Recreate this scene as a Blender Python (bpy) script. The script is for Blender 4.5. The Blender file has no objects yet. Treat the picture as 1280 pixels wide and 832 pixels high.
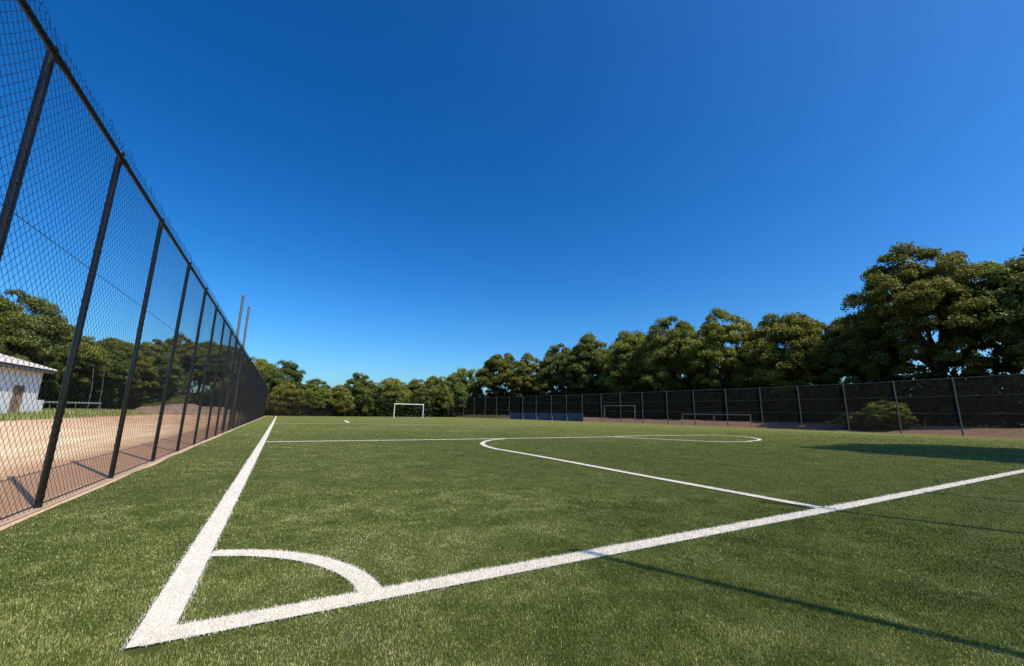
import bpy, math, random
import numpy as np
from mathutils import Vector, Matrix
from math import radians as rad, sin, cos, pi

random.seed(7)
rng = np.random.default_rng(11)
scene = bpy.context.scene
COL = scene.collection

# ------------------------------------------------------------------ sun / camera constants
SUN_EL = rad(53.5)
SUN_AZ = rad(155.2)                 # clockwise from +Y, direction TO the sun
TO_SUN = Vector((sin(SUN_AZ) * cos(SUN_EL), cos(SUN_AZ) * cos(SUN_EL), sin(SUN_EL)))

# ------------------------------------------------------------------ tags
def tag(o, label=None, cat=None, group=None, kind=None):
    if label: o['label'] = label
    if cat: o['category'] = cat
    if group: o['group'] = group
    if kind: o['kind'] = kind
    return o

def empty(name, loc=(0, 0, 0), rz=0.0, scale=1.0):
    o = bpy.data.objects.new(name, None)
    o.empty_display_size = 0.3
    COL.objects.link(o)
    o.location = loc
    o.rotation_euler = (0, 0, rz)
    o.scale = (scale, scale, scale) if not isinstance(scale, tuple) else scale
    return o

def put(name, me, m=None, parent=None, loc=(0, 0, 0)):
    o = bpy.data.objects.new(name, me)
    COL.objects.link(o)
    if m is not None and len(me.materials) == 0:
        me.materials.append(m)
    o.location = loc
    if parent is not None:
        o.parent = parent
    return o

# ------------------------------------------------------------------ mesh from numpy
def mesh_np(name, verts, faces, nper, smooth=False, attrs=None):
    """verts (n,3); faces flat int array with nper corners per face"""
    me = bpy.data.meshes.new(name)
    verts = np.ascontiguousarray(verts, dtype=np.float32)
    faces = np.ascontiguousarray(faces, dtype=np.int32).ravel()
    nf = len(faces) // nper
    me.vertices.add(len(verts))
    me.vertices.foreach_set('co', verts.ravel())
    me.loops.add(len(faces))
    me.loops.foreach_set('vertex_index', faces)
    me.polygons.add(nf)
    me.polygons.foreach_set('loop_start', np.arange(0, len(faces), nper, dtype=np.int32))
    me.polygons.foreach_set('loop_total', np.full(nf, nper, dtype=np.int32))
    if smooth:
        me.polygons.foreach_set('use_smooth', np.ones(nf, dtype=bool))
    if attrs:
        for k, v in attrs.items():
            a = me.attributes.new(k, 'FLOAT', 'POINT')
            a.data.foreach_set('value', np.ascontiguousarray(v, dtype=np.float32))
    me.update(calc_edges=True)
    me.validate()
    return me

class MB:
    """collects simple shapes, builds ONE mesh"""
    def __init__(self): self.v = []; self.f = []; self.sm = []
    def add(self, vs, fs, smooth=False):
        b = len(self.v)
        self.v += [tuple(x) for x in vs]
        for f in fs:
            self.f.append(tuple(i + b for i in f)); self.sm.append(smooth)
    def box(self, x0, x1, y0, y1, z0, z1):
        vs = [(x0,y0,z0),(x1,y0,z0),(x1,y1,z0),(x0,y1,z0),(x0,y0,z1),(x1,y0,z1),(x1,y1,z1),(x0,y1,z1)]
        self.add(vs, [(3,2,1,0),(4,5,6,7),(0,1,5,4),(1,2,6,5),(2,3,7,6),(3,0,4,7)])
    def tube(self, pts, radii, n=10, cap=True, smooth=True):
        pts = [Vector(p) for p in pts]
        if not isinstance(radii, (list, tuple)): radii = [radii] * len(pts)
        vs = []; fs = []
        prev = None
        for i, p in enumerate(pts):
            d = (pts[min(i+1, len(pts)-1)] - pts[max(i-1, 0)])
            d = d.normalized() if d.length > 1e-9 else Vector((0,0,1))
            a = d.orthogonal().normalized() if prev is None else (prev - d * prev.dot(d))
            if a.length < 1e-6: a = d.orthogonal()
            a.normalize(); prev = a
            b = d.cross(a)
            for k in range(n):
                t = 2 * pi * k / n
                vs.append(p + (a * cos(t) + b * sin(t)) * radii[i])
        for i in range(len(pts) - 1):
            for k in range(n):
                k2 = (k + 1) % n
                fs.append((i*n+k, i*n+k2, (i+1)*n+k2, (i+1)*n+k))
        self.add(vs, fs, smooth)
        if cap:
            self.add(vs[:n], [tuple(range(n-1, -1, -1))])
            self.add(vs[-n:], [tuple(range(n))])
    def mesh(self, name):
        me = bpy.data.meshes.new(name)
        me.from_pydata(self.v, [], self.f)
        me.polygons.foreach_set('use_smooth', np.array(self.sm, dtype=bool))
        me.update()
        return me
    def build(self, name, m, parent=None, loc=(0,0,0)):
        return put(name, self.mesh(name), m, parent, loc)

# ------------------------------------------------------------------ value noise for scattering
_lat = rng.random((256, 256)).astype(np.float32)
def vnoise(x, y, s, off=0):
    x = np.asarray(x) / s + 37.3 + off * 11.7; y = np.asarray(y) / s + 91.1 + off * 5.3
    xi = np.floor(x).astype(int); yi = np.floor(y).astype(int)
    fx = x - xi; fy = y - yi
    fx = fx*fx*(3-2*fx); fy = fy*fy*(3-2*fy)
    g = lambda a, b: _lat[a % 256, b % 256]
    return (g(xi,yi)*(1-fx)+g(xi+1,yi)*fx)*(1-fy)+(g(xi,yi+1)*(1-fx)+g(xi+1,yi+1)*fx)*fy

# ------------------------------------------------------------------ materials
class N:
    def __init__(self, name):
        self.m = bpy.data.materials.new(name); self.m.use_nodes = True
        self.nt = self.m.node_tree; self.nt.nodes.clear()
        self.out = self.nt.nodes.new('ShaderNodeOutputMaterial')
    def n(self, t, **kw):
        nd = self.nt.nodes.new(t)
        for k, v in kw.items():
            if k.startswith('i_'):
                key = k[2:]; key = int(key) if key.isdigit() else key.replace('_', ' ')
                s = nd.inputs[key]
                if isinstance(v, bpy.types.NodeSocket): self.nt.links.new(v, s)
                else: s.default_value = v
            else: setattr(nd, k, v)
        return nd
    def l(self, a, b): self.nt.links.new(a, b)
    def noise(self, vec, scale, detail=3.0, rough=0.55):
        nd = self.n('ShaderNodeTexNoise'); nd.inputs['Scale'].default_value = scale
        nd.inputs['Detail'].default_value = detail; nd.inputs['Roughness'].default_value = rough
        if vec is not None: self.l(vec, nd.inputs['Vector'])
        return nd.outputs['Fac']
    def ramp(self, fac, stops):
        r = self.n('ShaderNodeValToRGB'); self.l(fac, r.inputs['Fac'])
        e = r.color_ramp.elements
        while len(e) < len(stops): e.new(0.5)
        for el, (p, c) in zip(e, stops):
            el.position = p; el.color = tuple(c) + (1,) if len(c) == 3 else c
        return r.outputs['Color']
    def mix(self, fac, a, b):
        mx = self.n('ShaderNodeMix', data_type='RGBA')
        for s, v in ((mx.inputs[0], fac), (mx.inputs[6], a), (mx.inputs[7], b)):
            if isinstance(v, bpy.types.NodeSocket): self.l(v, s)
            elif isinstance(v, (int, float)): s.default_value = v
            else: s.default_value = tuple(v) + (1,)
        return mx.outputs[2]
    def math(self, op, a, b=0.0, clamp=False):
        nd = self.n('ShaderNodeMath', operation=op, use_clamp=clamp)
        for s, v in ((nd.inputs[0], a), (nd.inputs[1], b)):
            if isinstance(v, bpy.types.NodeSocket): self.l(v, s)
            else: s.default_value = v
        return nd.outputs[0]
    def rng(self, v, a, b, c=0.0, d=1.0):
        nd = self.n('ShaderNodeMapRange'); self.l(v, nd.inputs[0])
        for i, x in enumerate((a, b, c, d)): nd.inputs[i+1].default_value = x
        nd.interpolation_type = 'SMOOTHSTEP'
        return nd.outputs[0]
    def bsdf(self, color, rough=0.8, metal=0.0, spec=0.3, bump=None, bd=0.1, bs=0.5):
        p = self.n('ShaderNodeBsdfPrincipled')
        p.inputs['Roughness'].default_value = rough if not isinstance(rough, bpy.types.NodeSocket) else 0.5
        if isinstance(rough, bpy.types.NodeSocket): self.l(rough, p.inputs['Roughness'])
        p.inputs['Metallic'].default_value = metal
        p.inputs['Specular IOR Level'].default_value = spec
        if isinstance(color, bpy.types.NodeSocket): self.l(color, p.inputs['Base Color'])
        else: p.inputs['Base Color'].default_value = tuple(color) + (1,)
        if bump is not None:
            b = self.n('ShaderNodeBump'); b.inputs['Distance'].default_value = bd; b.inputs['Strength'].default_value = bs
            self.l(bump, b.inputs['Height']); self.l(b.outputs[0], p.inputs['Normal'])
        self.l(p.outputs[0], self.out.inputs[0])
        return p
    def geo(self): return self.n('ShaderNodeNewGeometry').outputs['Position']
    def obj(self): return self.n('ShaderNodeTexCoord').outputs['Object']
    def attr(self, name): return self.n('ShaderNodeAttribute', attribute_name=name).outputs['Fac']

def mat_metal(name, col, col2, rough=0.45, metal=0.0, scale=30, spec=0.5, bs=0.35):
    n = N(name); p = n.obj()
    f = n.noise(p, scale, 4)
    fl = n.rng(n.noise(p, scale*2.3, 2), 0.66, 0.74)
    c = n.mix(n.rng(f, 0.35, 0.7), col, col2)
    c = n.mix(n.math('MULTIPLY', fl, 0.6), c, tuple(min(1, x*2.2+0.05) for x in col2))
    n.bsdf(c, rough, metal, spec, bump=f, bd=0.004, bs=bs)
    return n.m

def mat_paint(name, col, var=0.12, rough=0.6, scale=6):
    n = N(name); p = n.obj()
    f = n.noise(p, scale, 5)
    c = n.mix(n.rng(f, 0.3, 0.7), tuple(x*(1-var) for x in col), tuple(min(1, x*(1+var*0.5)) for x in col))
    n.bsdf(c, rough, 0, 0.3, bump=f, bd=0.003, bs=0.2)
    return n.m

def mat_leaf(name, dark, mid, light, trans=0.28):
    n = N(name)
    a = n.attr('tone')
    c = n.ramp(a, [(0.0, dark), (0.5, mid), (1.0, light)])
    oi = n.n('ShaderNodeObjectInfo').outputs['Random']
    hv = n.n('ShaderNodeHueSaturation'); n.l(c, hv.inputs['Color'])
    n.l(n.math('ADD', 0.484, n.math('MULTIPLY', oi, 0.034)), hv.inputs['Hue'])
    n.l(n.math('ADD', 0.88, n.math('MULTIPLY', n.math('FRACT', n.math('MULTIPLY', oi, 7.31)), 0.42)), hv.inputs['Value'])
    c = hv.outputs['Color']
    d = n.n('ShaderNodeBsdfDiffuse'); n.l(c, d.inputs[0])
    t = n.n('ShaderNodeBsdfTranslucent'); n.l(n.mix(0.5, c, light), t.inputs[0])
    g = n.n('ShaderNodeBsdfGlossy'); g.inputs['Roughness'].default_value = 0.5
    g.inputs[0].default_value = (0.9, 0.95, 0.8, 1)
    m1 = n.n('ShaderNodeMixShader'); m1.inputs[0].default_value = trans
    n.l(d.outputs[0], m1.inputs[1]); n.l(t.outputs[0], m1.inputs[2])
    m2 = n.n('ShaderNodeMixShader'); m2.inputs[0].default_value = 0.02
    n.l(m1.outputs[0], m2.inputs[1]); n.l(g.outputs[0], m2.inputs[2])
    n.l(m2.outputs[0], n.out.inputs[0])
    return n.m

def mat_bark():
    n = N('bark'); p = n.obj()
    mp = n.n('ShaderNodeMapping'); mp.inputs['Scale'].default_value = (6, 6, 1.2); n.l(p, mp.inputs[0])
    f = n.noise(mp.outputs[0], 2.0, 5)
    n.bsdf(n.ramp(f, [(0.3, (0.035, 0.028, 0.02)), (0.7, (0.13, 0.105, 0.08))]), 0.9, 0, 0.1, bump=f, bd=0.05, bs=0.6)
    return n.m

M = {}
M['black_steel'] = mat_metal('black_steel', (0.008, 0.006, 0.0045), (0.014, 0.011, 0.009), 0.16, 0.0, 40, 0.45, 0.10)
M['black_wire'] = mat_paint('black_wire', (0.006, 0.0055, 0.005), 0.2, 0.5)
M['grey_steel'] = mat_metal('grey_steel', (0.075, 0.075, 0.082), (0.12, 0.118, 0.12), 0.5, 0.0, 20)
M['dull_wire'] = mat_paint('dull_wire', (0.008, 0.0075, 0.007), 0.2, 0.6)
M['galv'] = mat_metal('galvanised', (0.075, 0.078, 0.082), (0.13, 0.13, 0.135), 0.5, 0.0, 12)
M['white_tube'] = mat_paint('white_tube', (0.78, 0.77, 0.75), 0.1, 0.4)
M['grey_tube'] = mat_paint('grey_tube', (0.20, 0.195, 0.19), 0.2, 0.5)
M['blue_board'] = mat_paint('blue_board', (0.07, 0.14, 0.235), 0.25, 0.6, 1.5)
M['white_wall'] = mat_paint('white_wall', (0.90, 0.88, 0.85), 0.07, 0.85, 2.0)
M['brown_door'] = mat_paint('brown_door', (0.32, 0.23, 0.165), 0.35, 0.7, 3.0)
M['bark'] = mat_bark()
M['leaf_olive'] = mat_leaf('leaf_olive', (0.040, 0.056, 0.009), (0.140, 0.155, 0.024), (0.30, 0.275, 0.048))
M['leaf_green'] = mat_leaf('leaf_green', (0.032, 0.050, 0.011), (0.105, 0.130, 0.026), (0.23, 0.235, 0.050))
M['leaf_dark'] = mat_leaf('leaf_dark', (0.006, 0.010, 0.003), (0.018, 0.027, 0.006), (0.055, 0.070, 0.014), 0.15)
M['leaf_shrub'] = mat_leaf('leaf_shrub', (0.065, 0.065, 0.012), (0.17, 0.155, 0.028), (0.30, 0.25, 0.05))

def mat_tile():
    n = N('roof_tile'); p = n.obj()
    f = n.noise(p, 1.2, 5); f2 = n.noise(p, 14, 3)
    c = n.ramp(f2, [(0.3, (0.36, 0.29, 0.25)), (0.55, (0.55, 0.48, 0.44)), (0.8, (0.72, 0.68, 0.65))])
    n.bsdf(n.mix(n.rng(f, 0.4, 0.7), c, (0.58, 0.53, 0.50)), 0.9, 0, 0.1, bump=f2, bd=0.03, bs=0.5)
    return n.m
M['tile'] = mat_tile()

def mat_ground():
    n = N('ground_soil'); p = n.geo()
    sx = n.n('ShaderNodeSeparateXYZ'); n.l(p, sx.inputs[0]); X, Y = sx.outputs[0], sx.outputs[1]
    st = n.n('ShaderNodeMapping'); st.inputs['Scale'].default_value = (1.0, 0.22, 1.0); n.l(p, st.inputs[0])
    big = n.noise(p, 0.35, 4); med = n.noise(st.outputs[0], 1.6, 5); fine = n.noise(p, 45, 4, 0.7); peb = n.noise(p, 140, 2)
    Xw = n.math('ADD', X, n.math('MULTIPLY', n.math('SUBTRACT', n.noise(p, 0.6, 3), 0.5), 1.6))
    red = n.ramp(fine, [(0.25, (0.30, 0.15, 0.08)), (0.5, (0.52, 0.285, 0.16)), (0.78, (0.68, 0.44, 0.28))])
    red = n.mix(n.rng(peb, 0.62, 0.72), red, (0.52, 0.42, 0.33))
    sand = n.ramp(med, [(0.3, (0.72, 0.47, 0.27)), (0.5, (0.88, 0.63, 0.38)), (0.7, (0.92, 0.74, 0.51))])
    sand = n.mix(n.math('MULTIPLY', n.rng(fine, 0.35, 0.7), 0.35), sand, (0.40, 0.28, 0.18))
    tk = n.n('ShaderNodeMapping'); tk.inputs['Scale'].default_value = (1.6, 0.035, 1.0); n.l(p, tk.inputs[0])
    trk = n.rng(n.noise(tk.outputs[0], 1.3, 4, 0.7), 0.50, 0.66)
    sand = n.mix(n.math('MULTIPLY', trk, 0.45), sand, (0.50, 0.32, 0.19))
    farsand = n.ramp(med, [(0.35, (0.46, 0.25, 0.14)), (0.65, (0.68, 0.43, 0.26))])
    sand = n.mix(n.rng(n.math('ADD', Y, n.math('MULTIPLY', Xw, 1.2)), 6, 34), sand, farsand)
    left = n.mix(n.rng(Xw, -4.6, -3.0), sand, red)
    edge = n.mix(n.rng(fine, 0.3, 0.7), (0.55, 0.34, 0.205), (0.82, 0.58, 0.38))
    left = n.mix(n.rng(X, -2.30, -2.02), left, edge)
    gr = n.ramp(n.noise(p, 3.0, 6, 0.7), [(0.3, (0.07, 0.085, 0.02)), (0.55, (0.17, 0.17, 0.05)), (0.75, (0.30, 0.26, 0.10))])
    left = n.mix(n.rng(Xw, -14.6, -16.2), left, gr)
    # the litter-covered strip and wood floor on the right
    lit = n.ramp(n.noise(p, 5, 6, 0.75), [(0.3, (0.05, 0.032, 0.02)), (0.5, (0.17, 0.10, 0.068)), (0.72, (0.33, 0.21, 0.15))])
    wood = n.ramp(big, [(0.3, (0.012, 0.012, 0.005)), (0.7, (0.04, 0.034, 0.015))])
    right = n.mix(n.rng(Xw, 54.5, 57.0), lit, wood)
    c = n.mix(n.rng(X, 20.0, 21.0), left, right)
    far = n.mix(n.rng(n.noise(p, 0.8, 5), 0.35, 0.65), (0.03, 0.035, 0.01), (0.09, 0.085, 0.03))
    yy = n.math('ADD', Y, n.math('MULTIPLY', n.math('ABSOLUTE', n.math('ADD', X, 8.0)), 0.0))
    c = n.mix(n.rng(yy, 74, 86), c, far)
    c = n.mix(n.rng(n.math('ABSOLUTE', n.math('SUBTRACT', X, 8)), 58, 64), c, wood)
    n.bsdf(c, 0.95, 0, 0.1, bump=n.math('ADD', fine, n.math('MULTIPLY', med, 1.5)), bd=0.03, bs=0.7)
    return n.m

def mat_turf():
    n = N('turf_base'); p = n.geo()
    a = n.noise(p, 0.30, 4); b = n.noise(p, 2.2, 5, 0.65)
    st = n.n('ShaderNodeMapping'); st.inputs['Scale'].default_value = (1, 1, 1); n.l(p, st.inputs[0])
    f = n.noise(p, 22, 5, 0.8); g = n.noise(p, 90, 3, 0.8)
    c = n.ramp(n.math('ADD', n.math('MULTIPLY', f, 0.6), n.math('MULTIPLY', b, 0.4)),
               [(0.30, (0.062, 0.070, 0.014)), (0.5, (0.140, 0.148, 0.034)), (0.68, (0.26, 0.245, 0.075))])
    c = n.mix(n.math('MULTIPLY', n.rng(a, 0.35, 0.7), 0.45), c, (0.165, 0.168, 0.050))
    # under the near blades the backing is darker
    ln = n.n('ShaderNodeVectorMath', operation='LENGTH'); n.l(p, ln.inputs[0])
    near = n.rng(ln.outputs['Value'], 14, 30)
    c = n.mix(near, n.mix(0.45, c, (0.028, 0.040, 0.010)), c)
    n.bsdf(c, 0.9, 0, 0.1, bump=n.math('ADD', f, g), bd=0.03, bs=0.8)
    return n.m

def mat_blade():
    n = N('turf_blade'); a = n.attr('tone')
    c = n.ramp(a, [(0.0, (0.044, 0.082, 0.015)), (0.38, (0.180, 0.226, 0.042)), (0.68, (0.38, 0.385, 0.110)), (1.0, (0.76, 0.66, 0.38))])
    d = n.n('ShaderNodeBsdfDiffuse'); n.l(c, d.inputs[0])
    t = n.n('ShaderNodeBsdfTranslucent'); n.l(c, t.inputs[0])
    m1 = n.n('ShaderNodeMixShader'); m1.inputs[0].default_value = 0.3
    n.l(d.outputs[0], m1.inputs[1]); n.l(t.outputs[0], m1.inputs[2])
    g = n.n('ShaderNodeBsdfGlossy'); g.inputs['Roughness'].default_value = 0.45
    m2 = n.n('ShaderNodeMixShader'); m2.inputs[0].default_value = 0.03
    n.l(m1.outputs[0], m2.inputs[1]); n.l(g.outputs[0], m2.inputs[2])
    n.l(m2.outputs[0], n.out.inputs[0])
    return n.m

def mat_line():
    n = N('line_fibre'); p = n.geo(); a = n.attr('tone')
    f = n.noise(p, 30, 4)
    c = n.mix(n.rng(f, 0.35, 0.7), (0.90, 0.82, 0.71), (0.97, 0.90, 0.80))
    c = n.mix(n.math('MULTIPLY', a, 0.5), c, (0.40, 0.36, 0.26))
    d = n.n('ShaderNodeBsdfDiffuse'); n.l(c, d.inputs[0])
    t = n.n('ShaderNodeBsdfTranslucent'); n.l(c, t.inputs[0])
    m1 = n.n('ShaderNodeMixShader'); m1.inputs[0].default_value = 0.3
    n.l(d.outputs[0], m1.inputs[1]); n.l(t.outputs[0], m1.inputs[2])
    n.l(m1.outputs[0], n.out.inputs[0])
    return n.m
M['ground'] = mat_ground(); M['turf'] = mat_turf(); M['blade'] = mat_blade(); M['line'] = mat_line()

# ------------------------------------------------------------------ world, sun, camera
w = bpy.data.worlds.new('World'); scene.world = w; w.use_nodes = True
nt = w.node_tree; nt.nodes.clear()
wo = nt.nodes.new('ShaderNodeOutputWorld'); bg = nt.nodes.new('ShaderNodeBackground')
sky = nt.nodes.new('ShaderNodeTexSky'); sky.sky_type = 'NISHITA'; sky.sun_disc = False
sky.sun_elevation = SUN_EL; sky.sun_rotation = SUN_AZ
sky.altitude = 300; sky.air_density = 1.0; sky.dust_density = 2.2; sky.ozone_density = 4.0
hs = nt.nodes.new('ShaderNodeHueSaturation'); hs.inputs['Saturation'].default_value = 1.25; hs.inputs['Value'].default_value = 1.0
gm = nt.nodes.new('ShaderNodeGamma'); gm.inputs['Gamma'].default_value = 1.28
nt.links.new(sky.outputs[0], gm.inputs['Color']); nt.links.new(gm.outputs[0], hs.inputs['Color'])
tint = nt.nodes.new('ShaderNodeMix'); tint.data_type = 'RGBA'; tint.blend_type = 'MULTIPLY'; tint.inputs[0].default_value = 1.0
tint.inputs[7].default_value = (0.52, 0.73, 0.79, 1)
nt.links.new(hs.outputs[0], tint.inputs[6])
nt.links.new(tint.outputs[2], bg.inputs['Color']); bg.inputs['Strength'].default_value = 0.15
nt.links.new(bg.outputs[0], wo.inputs[0])

sd = bpy.data.lights.new('sun', 'SUN'); sd.energy = 5.0; sd.angle = rad(0.53); sd.color = (1.0, 0.91, 0.77)
so = bpy.data.objects.new('sun', sd); COL.objects.link(so)
so.rotation_euler = (-TO_SUN).to_track_quat('-Z', 'Y').to_euler(); so.location = (20, -40, 50)

cd = bpy.data.cameras.new('camera'); cam = bpy.data.objects.new('camera', cd); COL.objects.link(cam)
cd.sensor_fit = 'HORIZONTAL'; cd.sensor_width = 36.0; cd.lens = 505.0 / 1280.0 * 36.0
cd.clip_start = 0.05; cd.clip_end = 5000
Rw = [[0.87139015, 0.11258644, 0.47749711], [-0.49020313, 0.16113944, 0.85658332], [0.01949605, -0.98048885, 0.19560554]]
mw = Matrix([[Rw[i][0], -Rw[i][1], -Rw[i][2], 0] for i in range(3)] + [[0, 0, 0, 1]])
mw.translation = Vector((0, 0, 1.0))
cam.matrix_world = mw
scene.camera = cam
scene.view_settings.view_transform = 'Standard'; scene.view_settings.look = 'None'
scene.view_settings.exposure = 0; scene.view_settings.gamma = 1

# ------------------------------------------------------------------ ground and turf
# posts of the fence along the right side (plan positions)
RP = [(46.3,3.1),(47.15,7.2),(48.0,11.35),(48.88,15.4),(49.44,19.51),(49.28,23.66),(49.34,27.81),(49.04,31.95),(48.22,36.02),(47.91,40.16),
      (47.43,44.28),(46.92,48.4),(46.65,52.54),(45.92,56.63),(45.58,60.76),(45.09,64.88),(44.26,68.95),(43.57,73.04),(42.6,77.08),
      (41.59,81.1),(40.81,85.18),(39.82,89.21),(38.86,93.25),(37.73,97.24)]
LX = -2.08
LEFT_Y = [2.35, 4.62, 6.28, 8.38, 10.65, 12.85] + [12.85 + 2.22 * k for k in range(1, 28)]   # last ~72.8
LEND = LEFT_Y[-1]

def sstep(a, b, x):
    t = np.clip((x - a) / (b - a), 0, 1); return t*t*(3-2*t)
def ground_h(x, y):
    x = np.asarray(x, dtype=float); y = np.asarray(y, dtype=float)
    h = np.full(np.broadcast(x, y).shape, -0.045)
    h = h + sstep(-15, -19.5, x) * 0.30 * sstep(38, 58, y)
    fx = np.interp(y, [p[1] for p in RP], [p[0] for p in RP])
    h = h + sstep(0.6, 6.5, x - fx) * 0.72 * sstep(120, 100, y)
    h = h + 4.6*sstep(70, 86, x) + 4.6*sstep(112, 132, y) + 3.4*sstep(-46, -58, x)
    h = h + (vnoise(x, y, 2.1) - 0.5) * 0.05 * (sstep(-3.2, -5, x) + sstep(51, 53, x))
    return h
xs = np.concatenate([[-2500, -1200, -500, -220, -120, -85], np.arange(-60, 81, 1.0), [95, 120, 220, 500, 1200, 2500]])
ys = np.concatenate([[-2500, -1200, -500, -200, -90, -45], np.arange(-20, 131, 1.0), [150, 190, 300, 600, 1200, 2500]])
gx, gy = np.meshgrid(xs, ys); gz = ground_h(gx, gy)
nx, ny = len(xs), len(ys)
idx = np.arange(nx * ny).reshape(ny, nx)
fc = np.stack([idx[:-1,:-1], idx[:-1,1:], idx[1:,1:], idx[1:,:-1]], -1).reshape(-1, 4)
tag(put('ground', mesh_np('ground', np.stack([gx, gy, gz], -1).reshape(-1, 3), fc, 4, True), M['ground']), kind='structure')

def turf_left(y): return -1.90 + 0.05 * (vnoise(y, y*0+3, 1.3) - 0.5) + 0.03 * (vnoise(y, y*0+9, 0.35) - 0.5)
yl = np.arange(-12, 73.6, 0.25)
poly = [(float(turf_left(np.array([y]))[0]), float(y)) for y in yl]
right = [(46.0, -12.0)] + [(x - 0.35, y) for x, y in RP]
# strips between left and right edges, by rows of y
rows = np.concatenate([yl, np.arange(74, 98, 1.0)])
tv = []
for y in rows:
    x0 = float(turf_left(np.array([y]))[0]) if y <= 73.6 else -1.9 + (y - 73.6) * 39.6 / 25.0
    x1 = float(np.interp(y, [p[1] for p in right], [p[0] for p in right]))
    for t in np.linspace(0, 1, 9): tv.append((x0 + (x1 - x0) * t, y, -0.022))
ti = np.arange(len(tv)).reshape(-1, 9)
tf = np.stack([ti[:-1,:-1], ti[:-1,1:], ti[1:,1:], ti[1:,:-1]], -1).reshape(-1, 4)
tag(put('pitch_turf', mesh_np('pitch_turf', np.array(tv), tf, 4), M['turf']), kind='structure')

# ------------------------------------------------------------------ pitch lines
def catmull(pts, n=8):
    P = [Vector(p) for p in pts]; P = [P[0]*2-P[1]] + P + [P[-1]*2-P[-2]]
    out = []
    for i in range(1, len(P)-2):
        for k in range(n):
            t = k / n; a, b, c, d = P[i-1], P[i], P[i+1], P[i+2]
            out.append(0.5*((2*b)+(c-a)*t+(2*a-5*b+4*c-d)*t*t+(3*b-a-3*c+d)*t**3))
    out.append(P[-2]); return [(p.x, p.y) for p in out]

LINES = [
 ('touchline', [(-0.39, 2.492), (-0.39, 30), (-0.44, 60), (-0.46, 71.0)], 0.155),
 ('goal_line', [(-0.41, 2.565), (6, 2.545), (14, 2.60), (30, 2.70), (44.5, 2.80)], 0.155),
 ('corner_arc', catmull([(-0.31, 3.755), (-0.02, 3.62), (0.28, 3.36), (0.47, 3.05), (0.55, 2.80), (0.565, 2.62)]), 0.135),
 ('penalty_area_line', [(5.66, 2.63), (5.66, 5.5), (5.71, 8.0)] + catmull([(5.71, 8.5), (5.68, 10.06), (5.66, 11.15), (5.92, 12.36), (6.37, 13.39), (7.2, 14.50), (8.3, 15.28)]), 0.15),
 ('halfway_line', [(-0.31, 15.27), (4.5, 15.25), (8.21, 15.37), (11.2, 15.44), (14.2, 15.6)], 0.17),
 ('halfway_line', catmull([(14.2, 15.6), (16.4, 15.98), (20, 15.97), (22.6, 15.92), (23.4, 15.2), (23.0, 14.0), (21.6, 12.5), (20.4, 11.75), (19.2, 11.38), (18.0, 11.24), (16.85, 11.5), (16.1, 12.6), (15.3, 14.0), (14.5, 15.45)]), 0.17),
 ('far_penalty_line', [(-0.3, 34.9), (5.7, 35.0), (10.8, 32.9), (22, 32.6)], 0.12),
 ('far_touch_mark', [(5.95, 46.0), (5.25, 38.2)], 0.30),
 ('right_touchline', [(43.6, 2.85), (43.1, 8.0), (42.6, 20.0), (41.0, 60.0)], 0.12),
]
def seg_dist(px, py, pts):
    d = np.full(px.shape, 1e9, dtype=np.float32)
    for (x0, y0), (x1, y1) in zip(pts[:-1], pts[1:]):
        dx, dy = x1-x0, y1-y0; L2 = dx*dx+dy*dy + 1e-12
        t = np.clip(((px-x0)*dx+(py-y0)*dy)/L2, 0, 1)
        d = np.minimum(d, np.hypot(px-(x0+t*dx), py-(y0+t*dy)))
    return d

# ------------------------------------------------------------------ blades of artificial grass
def blade_arrays(x, y, h, wd, tone, z0=-0.022, lean_gain=0.42):
    n = len(x)
    th = rng.random(n) * 2*pi
    lean = (vnoise(x, y, 0.13, 1) + 0.6*vnoise(x, y, 0.05, 2) - 0.8)
    la = 2*pi*vnoise(x, y, 0.26, 3)*2 + rng.normal(0, 1.5, n)
    lm = np.clip(np.abs(lean)*1.3 + rng.random(n)*0.75, 0, 1.3) * lean_gain
    tx, ty = np.cos(la)*lm, np.sin(la)*lm
    cx, sy = np.cos(th)*wd*0.5, np.sin(th)*wd*0.5
    B = np.stack([x, y, np.full(n, z0)], -1)
    S = np.stack([cx, sy, np.zeros(n)], -1)
    hz = h / np.sqrt(1 + lm*lm)
    mid = B + np.stack([tx*hz*0.35, ty*hz*0.35, hz*0.6], -1)
    tip = B + np.stack([tx*hz*1.05, ty*hz*1.05, hz], -1)
    return B, S, mid, tip
def blades_mesh(name, sets):
    """two crossing faces per blade: a quad (root to middle) and a triangle (tip), stored as triangles"""
    V = []; F = []; T = []; off = 0
    for (x, y, h, wd, tone, fine, z0) in sets:
        if len(x) == 0: continue
        B, S, mid, tip = blade_arrays(x, y, h, wd, tone, z0)
        n = len(x)
        if fine:
            v = np.stack([B-S, B+S, mid-S*0.85, mid+S*0.85, tip], 1).reshape(-1, 3)
            i = (np.arange(n)*5)[:, None] + off
            f = np.concatenate([i+[0,1,3], i+[0,3,2], i+[2,3,4]], 1).reshape(-1, 3)
            T.append(np.repeat(tone, 5)); off += n*5
        else:
            v = np.stack([B-S, B+S, tip], 1).reshape(-1, 3)
            f = (np.arange(n)*3)[:, None] + off + [0,1,2]
            T.append(np.repeat(tone, 3)); off += n*3
        V.append(v); F.append(f)
    return np.concatenate(V), np.concatenate(F), np.concatenate(T)

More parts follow.
